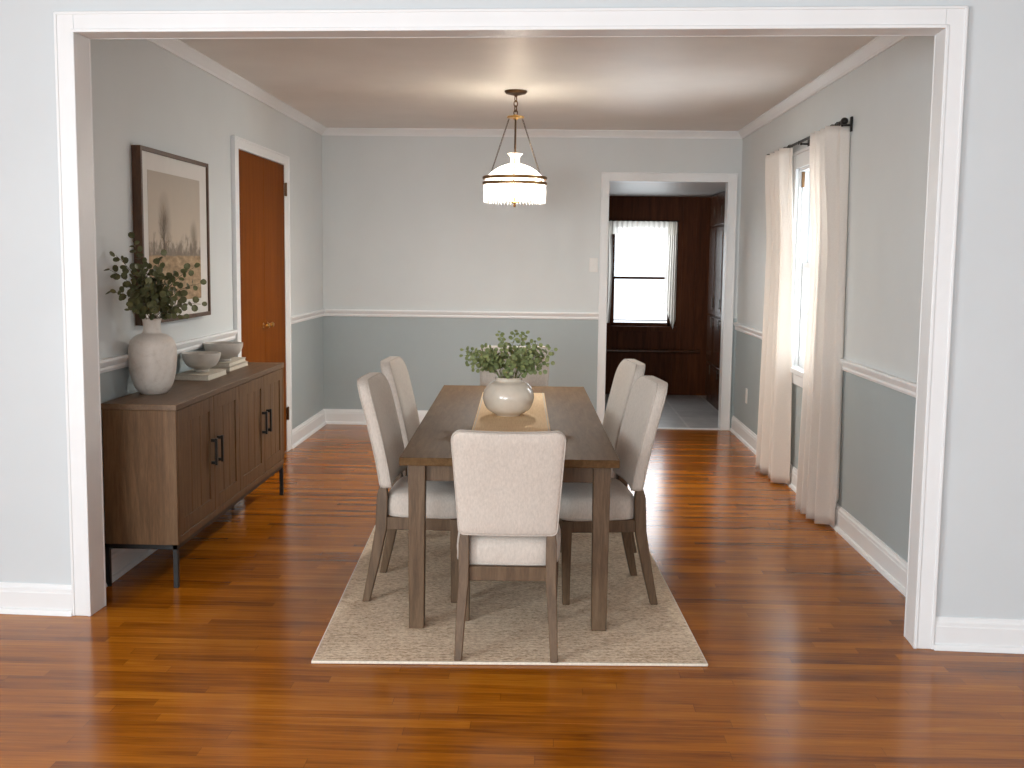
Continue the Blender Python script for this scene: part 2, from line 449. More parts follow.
# ---- front wall with the wide cased opening (slightly out of square)
m = MB()
m.box(-3.4, IL-.02, 0, T, 0, H); m.box(IR+.02, 3.2, 0, T, 0, H); m.box(IL-.02, IR+.02, 0, T, ZI+.02, H)
structure(m.build('wall_front', M['wall_plain'], loc=(0, YF, 0), rotz=FROT), 'pale grey wall around the wide cased opening', 'wall')
def casing_frame(m, xo0, xo1, xi0, xi1, zo, zi, yf, th, bead=.006, sgn=-1):
    """flat casing with a raised inner bead around an opening, its back on y=yf, thickness th towards sgn"""
    y0, y1 = sorted((yf, yf+sgn*th))
    yb0, yb1 = sorted((yf, yf+sgn*(th+bead)))
    m.box(xo0, xi0, y0, y1, 0, zo); m.box(xi1, xo1, y0, y1, 0, zo); m.box(xi0, xi1, y0, y1, zi, zo)
    b = .012
    e = .0012; q0, q1 = sorted((yf+sgn*.001, yf+sgn*(th+bead)))
    m.box(xi0-b, xi0+e, q0, q1, 0, zi+b-e); m.box(xi1-e, xi1+b, q0, q1, 0, zi+b-e); m.box(xi0-b+e, xi1+b-e, q0, q1-e*.5 if sgn > 0 else q1, zi-e, zi+b)
    b2 = .010
    m.box(xo0-e, xo0+b2, q0, q1, 0, zo-e); m.box(xo1-b2, xo1+e, q0, q1, 0, zo-e); m.box(xo0+e, xo1-e, q0, q1, zo-b2, zo+e)
m = MB()
casing_frame(m, OL, OR, IL, IR, ZO, ZI, 0, .018, .004)
casing_frame(m, XL+.004, XR-.02, IL, IR, ZO, ZI, T, .010, .002, 1)
m.box(IL-.02, IL, 0, T, 0, ZI+.02); m.box(IR, IR+.02, 0, T, 0, ZI+.02); m.box(IL, IR, 0, T, ZI, ZI+.02)
structure(m.build('trim_1', M['trim'], loc=(0, YF, 0), rotz=FROT, bevel=.0025), 'white casing and jambs of the wide opening', 'trim')
def base_profile(h=.125, d=.016, shoe=True):
    p = [(0, 0), (0, h), (d*.35, h), (d*.5, h-.012), (d*.8, h-.018), (d*.85, h-.03), (d, h-.034)]
    if shoe: p += [(d, .022), (d+.008, .018), (d+.013, .008), (d+.014, 0)]
    else: p += [(d, 0)]
    return p
def mould(name, poly, a, b, axis, off, sgn, label, loc=None, rotz=0, cat='baseboard'):
    m = MB()
    m.prism([(off+sgn*u, v) for u, v in poly], a, b, axis)
    return structure(m.build(name, M['trim'], loc=loc, rotz=rotz, angle=25), label, cat)
mould('baseboard_front', base_profile(.118), -3.4, OL, 'x', 0, -1, 'white baseboard left of the opening', (0, YF, 0), FROT)
mould('baseboard_front_right', base_profile(.118), OR, 3.2, 'x', 0, -1, 'white baseboard right of the opening', (0, YF, 0), FROT)

# ---- dining room walls
m = MB(); m.box(XL-.12, XL, 4.30, YB+.12, 0, H)
structure(m.build('wall_left', M['wall_side']), 'left dining room wall, grey above blue-grey', 'wall')
m = MB()
m.box(XR, XR+.14, 4.12, WY0, 0, H); m.box(XR, XR+.14, WY1, YB+.12, 0, H)
m.box(XR, XR+.14, WY0, WY1, 0, WZ0); m.box(XR, XR+.14, WY0, WY1, WZ1, H)
structure(m.build('wall_right', M['wall_right']), 'right dining room wall with the window', 'wall')
m = MB()
m.box(XL-.12, DLI-.015, YB, YB+.12, 0, H); m.box(DRI+.015, XR+.14, YB, YB+.12, 0, H); m.box(DLI-.015, DRI+.015, YB, YB+.12, DZI+.015, H)
structure(m.build('wall_back', M['wall_side']), 'far dining room wall, grey above blue-grey', 'wall')
mould('baseboard_left', base_profile(), 4.37, 6.70, 'y', XL, 1, 'white baseboard behind the sideboard')
mould('baseboard_left_far', base_profile(), 8.111, YB, 'y', XL, 1, 'white baseboard between the wooden door and the corner')
mould('baseboard_right', base_profile(), 4.19, YB, 'y', XR, -1, 'white baseboard under the window')
mould('baseboard_back', base_profile(), XL, DL, 'x', YB, -1, 'white baseboard on the far wall')
crown = [(0, H), (.05, H), (.05, H-.008), (.04, H-.014), (.028, H-.03), (.014, H-.044), (.010, H-.058), (0, H-.058)]
mould('trim_2', crown, 4.37, YB, 'y', XL, 1, 'crown moulding along the left wall', cat='trim')
mould('trim_3', crown, 4.19, YB, 'y', XR, -1, 'crown moulding along the right wall', cat='trim')
mould('trim_4', crown, XL, XR, 'x', YB, -1, 'crown moulding on the far wall', cat='trim')
def rail(z0, z1): return [(0, z0), (.010, z0), (.014, z0+.012), (.012, z0+.022), (.022, z1-.020), (.026, z1-.010), (.024, z1), (0, z1)]
mould('trim_5', rail(.905, .962), XL, DL, 'x', YB, -1, 'white chair rail on the far wall', cat='trim')
mould('trim_6', rail(.900, .957), 4.37, 6.70, 'y', XL, 1, 'white chair rail behind the sideboard', cat='trim')
mould('trim_7', rail(.905, .962), 8.111, YB, 'y', XL, 1, 'white chair rail beyond the wooden door', cat='trim')
mould('trim_8', rail(.838, .898), 4.19, WY0-.09, 'y', XR, -1, 'white chair rail near the opening', cat='trim')
mould('trim_9', rail(.838, .898), WY1+.09, YB, 'y', XR, -1, 'white chair rail beyond the window', cat='trim')
# doorway casing
m = MB()
casing_frame(m, DL, DR, DLI, DRI, DZ, DZI, YB, .018, .004)
m.box(DLI-.015, DLI, YB, YB+.12, 0, DZI+.015); m.box(DRI, DRI+.015, YB, YB+.12, 0, DZI+.015); m.box(DLI, DRI, YB, YB+.12, DZI, DZI+.015)
m.box(DLI, DRI, YB-.005, YB+.06, 0, .006)
structure(m.build('trim_10', M['trim'], bevel=.0025), 'white casing of the far doorway', 'trim')

# ---- front room shell (behind the camera)
m = MB()
for q in ((-3.1, -.8, 0, H), (1.2, 4.6, 0, H), (-.8, 1.2, 0, .7), (-.8, 1.2, 2.15, H)): m.box(-3.5, -3.4, *q)
structure(m.build('wall_front_room_left', M['wall_plain']))
m = MB(); m.box(3.2, 3.3, -3.1, 4.6, 0, H)
structure(m.build('wall_front_room_right', M['wall_plain']))
m = MB()
wins = [(-2.9, -.7), (.5, 2.5)]
xs = [-3.5, wins[0][0], wins[0][1], wins[1][0], wins[1][1], 3.3]
for a, b in ((0, 1), (2, 3), (4, 5)): m.box(xs[a], xs[b], -3.2, -3.1, 0, H)
for a, b in wins:
    m.box(a, b, -3.2, -3.1, 0, .7); m.box(a, b, -3.2, -3.1, 2.15, H)
structure(m.build('wall_rear', M['wall_plain']))

# ---- left flush wooden door (two leaves)
d1 = structure(empty('door_1', (XL, 7.41, 0)), 'orange-brown wooden double door with brass knobs and white casing', 'door')
Y0, Y1 = 6.80, 7.985
m = MB(); yo0, yo1 = 6.70-7.41, 8.111-7.41; a0, a1 = Y0-7.41, Y1-7.41
for (ya, yb, za, zb) in ((yo0, a0, 0, 2.095), (a1, yo1, 0, 2.095), (a0, a1, 2.03, 2.095)):
    m.box(0, .02, ya, yb, za, zb)
m.box(.001, .026, yo0-.0012, yo0+.012, 0, 2.09); m.box(.001, .026, yo1-.012, yo1+.0012, 0, 2.09); m.box(.001, .0255, yo0+.001, yo1-.001, 2.083, 2.0965)
tag(m.build('casing', M['trim'], d1, bevel=.0025), 'white casing')
mid = -.005
for i, (ya, yb) in enumerate(((a0+.004, mid-.0015), (mid+.0015, a1-.004))):
    m = MB(); m.box(.002, .014, ya, yb, .01, 2.026)
    leaf = m.build('door_leaf', M['door_wood'], d1, bevel=.002)
    ky = mid - .055 if i == 0 else mid + .055
    m = MB(); 
    prof = [(0, 0), (.017, 0), (.017, .004), (.007, .006), (.006, .02), (.012, .024), (.017, .032), (.015, .041), (.007, .046), (0, .047)]
    m.lathe(prof, seg=20)
    k = m.build('knob', M['brass'], leaf); k.rotation_euler = (0, PI/2, 0); k.location = (.014, ky, .945)
for z in (1.86, .28):
    m = MB(); m.box(.018, .026, a1-.012, a1+.026, z-.045, z+.045); m.tube([(.027, a1+.006, z-.047), (.027, a1+.006, z+.047)], .006)
    tag(m.build('hinge', M['bronze'], d1), 'dark bronze hinge')

# ---- dining window
w1 = structure(empty('window_1', (XR, (WY0+WY1)/2, WZ0)), 'white double-hung sash window between ivory curtains', 'window')
wc = (WY0+WY1)/2
def wbox(m, x0, x1, y0, y1, z0, z1): m.box(x0-XR, x1-XR, y0-wc, y1-wc, z0-WZ0, z1-WZ0)
m = MB(); cw = .085
wbox(m, XR-.02, XR, WY0-cw, WY0, WZ0-.02, WZ1+cw); wbox(m, XR-.02, XR, WY1, WY1+cw, WZ0-.02, WZ1+cw); wbox(m, XR-.02, XR, WY0, WY1, WZ1, WZ1+cw)
wbox(m, XR-.032, XR, WY0-cw-.01, WY1+cw+.01, WZ1+cw, WZ1+cw+.018)
wbox(m, XR, XR+.14, WY0, WY0+.018, WZ0, WZ1); wbox(m, XR, XR+.14, WY1-.018, WY1, WZ0, WZ1); wbox(m, XR, XR+.14, WY0, WY1, WZ1-.018, WZ1)
wbox(m, XR+.02, XR+.034, WY0+.018, WY0+.036, WZ0, WZ1-.018); wbox(m, XR+.02, XR+.034, WY1-.036, WY1-.018, WZ0, WZ1-.018)
m.build('window_frame', M['trim'], w1, bevel=.0025)
m = MB(); wbox(m, XR-.036, XR+.14, WY0-cw-.015, WY1+cw+.015, WZ0-.028, WZ0+.004); wbox(m, XR-.02, XR, WY0-cw, WY1+cw, WZ0-.095, WZ0-.028)
m.build('window_sill', M['trim'], w1, bevel=.004)
MZ = 1.375
for (z0, z1, xx) in ((WZ0+.0045, MZ+.02, XR+.036), (MZ-.02, WZ1-.018, XR+.072)):
    m = MB(); ya, yb = WY0+.018, WY1-.018; st = .042; th = .034
    wbox(m, xx, xx+th, ya, ya+st, z0, z1); wbox(m, xx, xx+th, yb-st, yb, z0, z1)
    wbox(m, xx, xx+th, ya+st, yb-st, z0, z0+(.06 if z0 < 1 else .036)); wbox(m, xx, xx+th, ya+st, yb-st, z1-.036, z1)
    for f in (1/3, 2/3):
        y = ya+st+(yb-ya-2*st)*f; wbox(m, xx+.006, xx+th-.006, y-.009, y+.009, z0+.03, z1-.03)
    zm = (z0+z1)/2+.01; wbox(m, xx+.007, xx+th-.007, ya+st, yb-st, zm-.009, zm+.009)
    sa = m.build('sash', M['trim'], w1, bevel=.002)
    m = MB(); wbox(m, xx+.015, xx+.019, ya+st-.008, yb-st+.008, z0+.03, z1-.03)
    tag(m.build('pane', M['glass'], sa), 'clear glass panes')
m = MB(); wbox(m, XR+.012, XR+.03, WY1-.04, WY1-.018, 1.86, 1.955)
tag(m.build('sash_spring', M['bronze'], w1, bevel=.002), 'bronze sash spring')
m = MB(); wbox(m, XR+.028, XR+.05, wc-.03, wc+.03, MZ+.018, MZ+.034)
tag(m.build('sash_lock', M['bronze'], w1, bevel=.003), 'bronze sash lock')

# ------------------------------------------------------------------ curtains and rod
RX, RZ = XR-.055, 2.115
RY0, RY1 = 5.99, 7.95
rod = tag(empty('curtain_rod', (RX, (RY0+RY1)/2, RZ)), 'black metal curtain rod with ball finials above the window', 'curtain rod')
rc = (RY0+RY1)/2
m = MB(); m.tube([(0, RY0-rc, 0), (0, RY1-rc, 0)], .0085, 12); m.build('pole', M['black_metal'], rod)
for s_, y in ((-1, RY0), (1, RY1)):
    m = MB(); m.lathe([(0, -.006), (.0135, -.006), (.0135, .006), (.008, .010), (.014, .018), (.019, .030), (.017, .041), (.009, .049), (0, .051)], seg=20)
    f = m.build('finial', M['black_metal'], rod); f.rotation_euler = (-PI/2*s_, 0, 0); f.location = (0, y-rc, 0)
for y in (RY0+.03, 6.98, RY1-.05):
    m = MB()
    m.box(.046, .055, y-rc-.016, y-rc+.016, -.045, .03); m.box(.0, .05, y-rc-.006, y-rc+.006, -.018, -.008)
    m.tube([(-.001, y-rc, -.0135), (.010, y-rc, -.012)], .008, 8); m.box(-.012, -.008, y-rc-.006, y-rc+.006, -.018, .006)
    m.build('bracket', M['black_metal'], rod, bevel=.0015)

def make_curtain(name, y0, y1, nf, seed, ret, label, flare, skew):
    """y0 nearer the camera; ret: the near edge returns to the wall"""
    rnd = random.Random(seed)
    ph = [rnd.uniform(-.4, .4) for _ in range(nf+2)]; am = [rnd.uniform(.75, 1.15) for _ in range(nf+2)]
    NS, NZ = nf*22+24, 44
    ztop, zbot = RZ-.012, .014
    c = empty(name, (RX, (y0+y1)/2, zbot))
    tag(c, label, 'curtain', 'ivory pinch-pleat curtains')
    bm = bmesh.new(); grid = []
    for j in range(NZ+1):
        t = j/NZ; z = ztop+(zbot-ztop)*t
        row = []
        for i in range(NS+1):
            s0 = i/NS; rw = .09 if ret else 0.0
            s = max(0, (s0-rw)/(1-rw))
            k = s*nf; ik = int(min(k, nf-1e-6)); fr = k-ik
            # pinched pleats at the top relax into soft round folds
            w_top = .036*max(0, 1-abs((fr-.5)*4.2))**.7*1.4 - .008*math.cos(2*PI*fr)
            w_bot = (.034+.008*t)*am[ik]*(-math.cos(2*PI*fr))*(.75+.25*math.sin(ph[ik]*3+t*2))
            b = min(1, max(0, (t-.03)/.30)); b = b*b*(3-2*b)
            x = -.008 - .008*t + flare*t*t*(.1+.9*s) - (w_top*(1-b)+w_bot*b)*1.0
            y = y0+(y1-y0)*s + .010*t*math.sin(2*PI*k*1.0+ph[ik]*4)
            yc = (y0+y1)/2
            y = yc+(y-yc)*(1+.03*t) - skew*t
            if ret:
                g = max(0, 1-s0/rw); x = x*(1-g)+.048*g if g > 0 else x
                if g > 0: y = y - .016*math.sin(PI*min(1, g))*t
            hem = .004*math.cos(2*PI*fr) * t**6
            X = min(RX+x, XR-.030 if z < .15 else XR-.006)
            row.append(bm.verts.new((X-RX, y-yc, z+hem-zbot)))
        grid.append(row)
    for a, b_ in zip(grid, grid[1:]):
        for i in range(NS): bm.faces.new((a[i], a[i+1], b_[i+1], b_[i]))
    q = MB(); q.bm.free(); q.bm = bm
    q.build('panel', M['curtain'], c, solid=.003, angle=80)
    # rings carrying the pleats
    for n in range(nf):
        y = y0+(y1-y0)*(n+.5)/nf-(y0+y1)/2
        q = MB(); pts = [(.0145*math.cos(a)*1.0, y, RZ-zbot-.0035+.0145*math.sin(a)) for a in [2*PI*k/16 for k in range(16)]]
        q.tube(pts, .0022, 6, closed=True)
        q.build('ring', M['black_metal'], c)
    return c
make_curtain('curtain', 6.03, 6.49, 4, 3, True, 'ivory floor-length curtain nearest the opening, turned back to the wall', -.04, .09)
make_curtain('curtain', 7.20, 7.80, 4, 8, False, 'ivory floor-length curtain on the far side of the window', -.04, .15)

# ------------------------------------------------------------------ switch and outlet
sw = tag(empty('light_switch', (.367, YB, 1.354)), 'white light switch plate left of the far doorway', 'light switch')
m = MB(); m.box(-.035, .035, -.007, 0, -.058, .058); m.build('plate', M['plate'], sw, bevel=.003)
m = MB(); m.box(-.006, .006, -.016, -.006, -.012, .012); m.build('toggle', M['plate'], sw, bevel=.002)
ou = tag(empty('power_outlet', (XR, 8.80, .36)), 'white outlet plate low on the wall beside the far doorway', 'outlet')
m = MB(); m.box(-.007, 0, -.035, .035, -.058, .058); m.build('plate', M['plate'], ou, bevel=.003)
for z in (-.025, .025):
    m = MB(); m.box(-.0095, -.006, -.016, .016, z-.014, z+.014); m.build('socket', M['plate'], ou, bevel=.002)

# ------------------------------------------------------------------ kitchen beyond
m = MB()
m.box(-.6, W2X0, KY, KY+.12, 0, KC); m.box(W2X1, 2.2, KY, KY+.12, 0, KC); m.box(W2X0, W2X1, KY, KY+.12, 0, W2Z0); m.box(W2X0, W2X1, KY, KY+.12, W2Z1, KC)
structure(m.build('wall_kitchen_back', M['dark_panel']), 'dark wood panelled wall seen through the doorway', 'wall')
m = MB(); m.box(-.6, -.5, YB+.12, KY, 0, KC); structure(m.build('wall_kitchen_left', M['dark_panel']))
m = MB(); m.box(1.95, 2.1, YB+.12, KY, 0, KC); structure(m.build('wall_kitchen_right', M['dark_panel']))
for i, x in enumerate([.2, .5, 1.40, 1.62]): pass
m = MB()
m.prism([(KY, .44), (KY-.03, .44), (KY-.045, .452), (KY-.045, .468), (KY-.03, .478), (KY, .478)], -.5, 1.58, 'x')
structure(m.build('trim_11', M['dark_cab']), 'dark wooden ledge under the window beyond the doorway', 'trim')
m = MB()
for x in (.35, .62, 1.30, 1.46): m.box(x-.004, x+.004, KY-.006, KY, 0, .44); 
for x in (.35, .50, 1.38, 1.52): m.box(x-.004, x+.004, KY-.006, KY, .478, KC)
structure(m.build('trim_12', M['dark_panel']), 'battens on the dark panelled wall', 'trim')
w2 = structure(empty('window_2', ((W2X0+W2X1)/2, KY, W2Z0)), 'bright window beyond the doorway', 'window')
cx = (W2X0+W2X1)/2
def kb(m, x0, x1, y0, y1, z0, z1): m.box(x0-cx, x1-cx, y0, y1, z0-W2Z0, z1-W2Z0)
m = MB()
kb(m, W2X0-.05, W2X0, -.02, .12, W2Z0-.05, W2Z1+.05); kb(m, W2X1, W2X1+.05, -.02, .12, W2Z0-.05, W2Z1+.05); kb(m, W2X0, W2X1, -.02, .12, W2Z1, W2Z1+.05); kb(m, W2X0-.07, W2X1+.07, -.045, .12, W2Z0-.05, W2Z0)
m.build('window_frame', M['dark_panel'], w2, bevel=.003)
m = MB(); zm = 1.215
for z0, z1, y in ((W2Z0, zm+.012, .02), (zm-.012, W2Z1, .06)):
    kb(m, W2X0, W2X0+.03, y, y+.03, z0, z1); kb(m, W2X1-.03, W2X1, y, y+.03, z0, z1)
    kb(m, W2X0, W2X1, y, y+.03, z0, z0+(.035 if z0 == W2Z0 else .024)); kb(m, W2X0, W2X1, y, y+.03, z1-.024, z1)
kb(m, W2X0, W2X1, .005, .015, W2Z0+.058, W2Z0+.066)
sa = m.build('sash', M['dark_panel'], w2, bevel=.002)
m = MB(); kb(m, W2X0+.02, W2X1-.02, .045, .049, W2Z0+.01, W2Z1-.01); tag(m.build('pane', M['glass'], sa), 'clear glass')
# sheer curtains over it
sh = tag(empty('sheer_curtain', (1.0, KY-.07, 1.80)), 'thin cream cafe curtain gathered over the bright window beyond the doorway', 'curtain')
def gather(xa, xb, za, zb_fn, nf, amp, seed):
    bm = bmesh.new(); NS, NZ = nf*10, 20; g = []; rnd = random.Random(seed); p = rnd.uniform(0, 6)
    for j in range(NZ+1):
        t = j/NZ; r = []
        for i in range(NS+1):
            s = i/NS; zb = zb_fn(s); z = za+(zb-za)*t
            x = xa(t)+(xb(t)-xa(t))*s; y = amp*math.sin(2*PI*nf*s+p)*(.5+.5*t)
            r.append(bm.verts.new((x-1.0, y, z-1.80)))
        g.append(r)
    for a, b in zip(g, g[1:]):
        for i in range(NS): bm.faces.new((a[i], a[i+1], b[i+1], b[i]))
    q = MB(); q.bm.free(); q.bm = bm; return q
gather(lambda t: .50, lambda t: 1.31, 1.80, lambda s: 1.69-.03*math.sin(9*s), 16, .010, 1).build('valance', M['sheer'], sh, angle=80)
gather(lambda t: 1.215-.03*t, lambda t: 1.315, 1.79, lambda s: .98-.36*s if s < .8 else .69+(s-.8)*.5, 5, .014, 2).build('side_panel', M['sheer'], sh, angle=80)
q = gather(lambda t: .50, lambda t: .635+.02*math.sin(t*3), 1.79, lambda s: .75, 4, .012, 4); q.build('side_panel', M['sheer'], sh, angle=80)
m = MB(); m.tube([(-.55, 0, 0), (.33, 0, 0)], .006, 8); m.build('rod', M['bronze_dark'], sh)
# tall dark cabinet on the right
cab = tag(empty('tall_cabinet', (KX+.17, 10.75, 0)), 'tall dark wooden cabinet beyond the far doorway', 'cabinet')
cy0, cy1 = 10.02, 11.45
m = MB(); m.box(.012-.17, .17, cy0-10.75, cy1-10.75, .0, KC-.005); m.build('body', M['dark_cab'], cab, bevel=.004)
ys = [cy0+.01, 10.5, 10.97, cy1-.01]
for a, b in zip(ys, ys[1:]):
    for z0, z1 in ((.06, .40), (.42, .86), (.88, 1.72), (1.74, KC-.03)):
        m = MB(); xo = -.17
        m.box(xo-.006, xo+.012, a-10.75+.006, b-10.75-.006, z0, z1)
        m.box(xo-.012, xo-.006, a-10.75+.05, b-10.75-.05, z0+.04, z1-.04) if z1-z0 > .3 else None
        dr = m.build('door' if z1-z0 > .4 else 'drawer', M['dark_cab'], cab, bevel=.003)
        m = MB(); zz = z0+.12 if z0 > .8 else z1-.05
        m.box(xo-.03, xo-.022, a-10.75+.03, a-10.75+.045, zz-.045, zz+.045); m.box(xo-.023, xo-.005, a-10.75+.034, a-10.75+.041, zz-.04, zz-.03); m.box(xo-.023, xo-.005, a-10.75+.034, a-10.75+.041, zz+.03, zz+.04)
        m.build('handle', M['bronze_dark'], dr)

# ------------------------------------------------------------------ rug, table, runner
RUGROT = .043
rug = tag(empty('area_rug', (-.180, 5.355, 0), RUGROT), 'beige woven jute rug under the dining table', 'rug')
RW, RL = .682, 1.56
m = MB(); m.box(-RW, RW, -RL, RL, .001, .010); m.build('weave', M['rug'], rug)
m = MB()
for (a, b, c, d) in ((-RW-.004, RW+.004, -RL-.008, -RL+.003), (-RW-.004, RW+.004, RL-.003, RL+.008), (-RW-.004, -RW+.003, -RL, RL), (RW-.003, RW+.004, -RL, RL)):
    m.box(a, b, c, d, .0005, .0104)
tag(m.build('binding', M['rug_edge'], rug, bevel=.003), 'pale stitched binding')
RZ0 = .0105
TR = .024; TH = .667
tb = tag(empty('dining_table', (-.162, 5.305, RZ0), TR), 'rectangular dark brown wooden dining table with square legs on the jute rug', 'dining table')
tw, tl = .405, 1.205
m = MB(); m.box(-tw, tw, -tl, tl, TH-.030-RZ0, TH-RZ0); m.build('table_top', M['table_wood'], tb, bevel=.003)
for x0, x1, y0, y1 in ((-.33, .33, -tl+.055, -tl+.075), (-.33, .33, tl-.075, tl-.055), (-tw+.05, -tw+.07, -1.12, 1.12), (tw-.07, tw-.05, -1.12, 1.12)):
    m = MB(); m.box(x0, x1, y0, y1, TH-.096-RZ0, TH-.030-RZ0); m.build('apron', M['leg_wood'], tb, bevel=.002)
for sx in (-1, 1):
    for sy in (-1, 1):
        m = MB(); cxl, cyl = sx*(tw-.062), sy*(tl-.062)
        m.taper((cxl, cyl, 0), (cxl, cyl, TH-.030-RZ0), (.056, .056), (.064, .064)); m.build('leg', M['leg_wood'], tb, bevel=.003)
m = MB()
m.box(-.168, .168, -1.10, .845, 0, .0035)
rn = tag(empty('table_runner', (-.162, 5.305, TH), TR), 'tan woven table runner lying along the dining table', 'table runner')
m.build('cloth', M['runner'], rn, bevel=.001)
m = MB()
for sx in (-1, 1): m.box(sx*.160-.002, sx*.160+.002, -1.10, .845, .0035, .0042)
m.build('stitched_hem', M['cover'], rn)

# ------------------------------------------------------------------ chairs
def rounded_panel(w0, w1, h, r_top, r_bot, t, lean, curve, seg=8):
    """outline ring list, local: x across, z up from 0..h, y offset by lean(z) and a shallow side curve"""
    pts = []
    def corner(cx, cz, r, a0):
        for k in range(seg+1):
            a = a0+PI/2*k/seg; pts.append((cx+r*math.cos(a), cz+r*math.sin(a)))
    corner(1, 1, 0, 0) if False else None
    hw = lambda z: w0+(w1-w0)*z/h
    out = []
    for (sx, z, r, a0) in ((1, 0, r_bot, -PI/2), (1, h, r_top, 0), (-1, h, r_top, PI/2), (-1, 0, r_bot, PI)):
        cz = r if z == 0 else h-r
        cxx = sx*(hw(cz)-r)
        for k in range(seg+1):
            a = a0+PI/2*k/seg
            zz = cz+r*math.sin(a)
            out.append((cxx+r*math.cos(a), zz))
    # subdivide the long edges
    res = []
    n = len(out)
    for i in range(n):
        a, b = out[i], out[(i+1) % n]
        d = math.hypot(b[0]-a[0], b[1]-a[1]); q = max(1, int(d/.03))
        for k in range(q): res.append((a[0]+(b[0]-a[0])*k/q, a[1]+(b[1]-a[1])*k/q))
    return res
def make_chair(w, depth_f, top, label, lean=.11, dz=0.0, wb=None, rt=.034, name='dining_chair'):
    """origin on the rug under the seat centre, facing +Y; w half-width of the backrest top"""
    wb = wb or w*.87
    root = empty(name); tag(root, label, 'chair', 'upholstered dining chairs round the table')
    zb = .465+dz*1.15; h = top-zb; t = .052
    yb = -.150
    def bend(x, z, y):       # z measured from panel bottom
        u = z/h
        return yb - lean*(max(u, 0)**1.25) + y + .35*(x*x) + 0.0
    out = rounded_panel(wb, w, h, rt, .02, t, lean, 0)
    cxp, czp = 0, h/2
    rings = [(.985, -t*.5+.012, 0), (.972, -t*.5+.004, 0), (.94, -t*.5, 0), (.7, -t*.53, 0), (.4, -t*.545, 0), (.15, -t*.55, 0)]
    bm = bmesh.new()
    def ring(scale, y):
        ins = (1-scale)
        v = []
        for x, z in out:
            xx = x*(1-ins) ; zz = czp+(z-czp)*(1-ins*(.8 if abs(1-scale) < .1 else 1))
            dip = .006*max(0, zz/h-.7)/.3*max(0, 1-(xx/w)**2)
            v.append(bm.verts.new((xx, bend(xx, zz, y), zb+zz-dip)))
        return v
    seq = [ring(.15, -t*.56), ring(.45, -t*.555), ring(.75, -t*.545), ring(.92, -t*.52), ring(.965, -t*.46), ring(.99, -t*.34), ring(1, -t*.2),
           ring(1, t*.2), ring(.99, t*.34), ring(.965, t*.46), ring(.92, t*.52), ring(.75, t*.555), ring(.45, t*.575), ring(.15, t*.58)]
    n = len(out)
    for a, b in zip(seq, seq[1:]):
        for i in range(n):
            j = (i+1) % n; bm.faces.new((a[i], a[j], b[j], b[i]))
    for r, y in ((seq[0], -t*.56), (seq[-1], t*.58)):
        c = bm.verts.new((0, bend(0, czp, y), zb+czp))
        for i in range(n): bm.faces.new((r[i], r[(i+1) % n], c))
    q = MB(); q.bm.free(); q.bm = bm
    bk = q.build('backrest', M['linen'], root, angle=60)
    q = MB()
    for y in (-t*.40, t*.40):
        q.tube([(x*.986, bend(x*.986, czp+(z-czp)*.99, y), zb+czp+(z-czp)*.99-.006*max(0, z/h-.7)/.3*max(0, 1-(x/w)**2)) for x, z in out], .0026, 6, closed=True)
    q.build('piping', M['piping'], bk, angle=80)
    # seat cushion: rounded slab with a soft crown
    sw = w*1.0; y0, y1 = -.145, depth_f+.035
    zs0, zs1 = .345+dz, .445+dz
    bm = bmesh.new(); nx, ny = 14, 14; 
    def sp(u): return math.copysign(abs(u)**.8, u)
    top_v, prof = [], []
    outl = []
    def srect(k, kk=40):
        a = 2*PI*k/kk
        c, s = math.cos(a), math.sin(a); e = .36
        return math.copysign(abs(c)**e, c), math.copysign(abs(s)**e, s)
    KK = 64; rr = []
    yc, hy = (y0+y1)/2, (y1-y0)/2
    levels = [(.94, zs0), (.985, zs0+.005), (1.0, zs0+.018), (1.012, zs0+.042), (1.005, zs1-.038), (.985, zs1-.022), (.95, zs1-.010), (.88, zs1), (.75, zs1+.008), (.5, zs1+.015), (.25, zs1+.018)]
    for sc_, z in levels:
        v = []
        for k in range(KK):
            cxs, sys = srect(k, KK)
            front = .92+.08*(sys+1)/2
            v.append(bm.verts.new((cxs*sw*sc_*front*.985, yc+sys*hy*sc_, z)))
        rr.append(v)
    for a, b in zip(rr, rr[1:]):
        for i in range(KK):
            j = (i+1) % KK; bm.faces.new((a[i], a[j], b[j], b[i]))
    c0 = bm.verts.new((0, yc, zs0)); c1 = bm.verts.new((0, yc, zs1+.019))
    for i in range(KK):
        bm.faces.new((rr[0][i], rr[0][(i+1) % KK], c0)); bm.faces.new((rr[-1][i], rr[-1][(i+1) % KK], c1))
    q = MB(); q.bm.free(); q.bm = bm
    st = q.build('seat', M['linen'], root, angle=70)
    q = MB(); pts = []
    for k in range(KK):
        cxs, sys = srect(k, KK); front = .92+.08*(sys+1)/2
        pts.append((cxs*sw*.985*front*.992, yc+sys*hy*.992, zs0+.008))
    q.tube(pts, .003, 6, closed=True); q.build('piping', M['piping'], st, angle=80)
    # frame under the seat
    lx = wb*.88; fx = w*.86
    q = MB(); zr0, zr1 = .297+dz, .347+dz
    q.box(-lx, lx, -.158, -.136, zr0, zr1); q.box(-fx, fx, depth_f-.012, depth_f+.012, zr0, zr1)
    for sx in (-1, 1):
        q.prism([(sx*lx-.011, -.150), (sx*lx+.011, -.150), (sx*fx+.011, depth_f), (sx*fx-.011, depth_f)], zr0, zr1, 'z')
    q.build('seat_frame', M['leg_wood'], root, bevel=.002)
    for sx in (-1, 1):
        q = MB()
        q.bars([(sx*(lx+.014), -.215, 0), (sx*(lx+.008), -.185, .14), (sx*lx, -.155, .30+dz), (sx*lx, -.150, zb-.03), (sx*lx*.985, -.146, zb+.03)],
               [(.026, .030), (.032, .038), (.037, .046), (.037, .044), (.026, .020)])
        tag(q.build('leg', M['leg_wood'], root, bevel=.003), None)
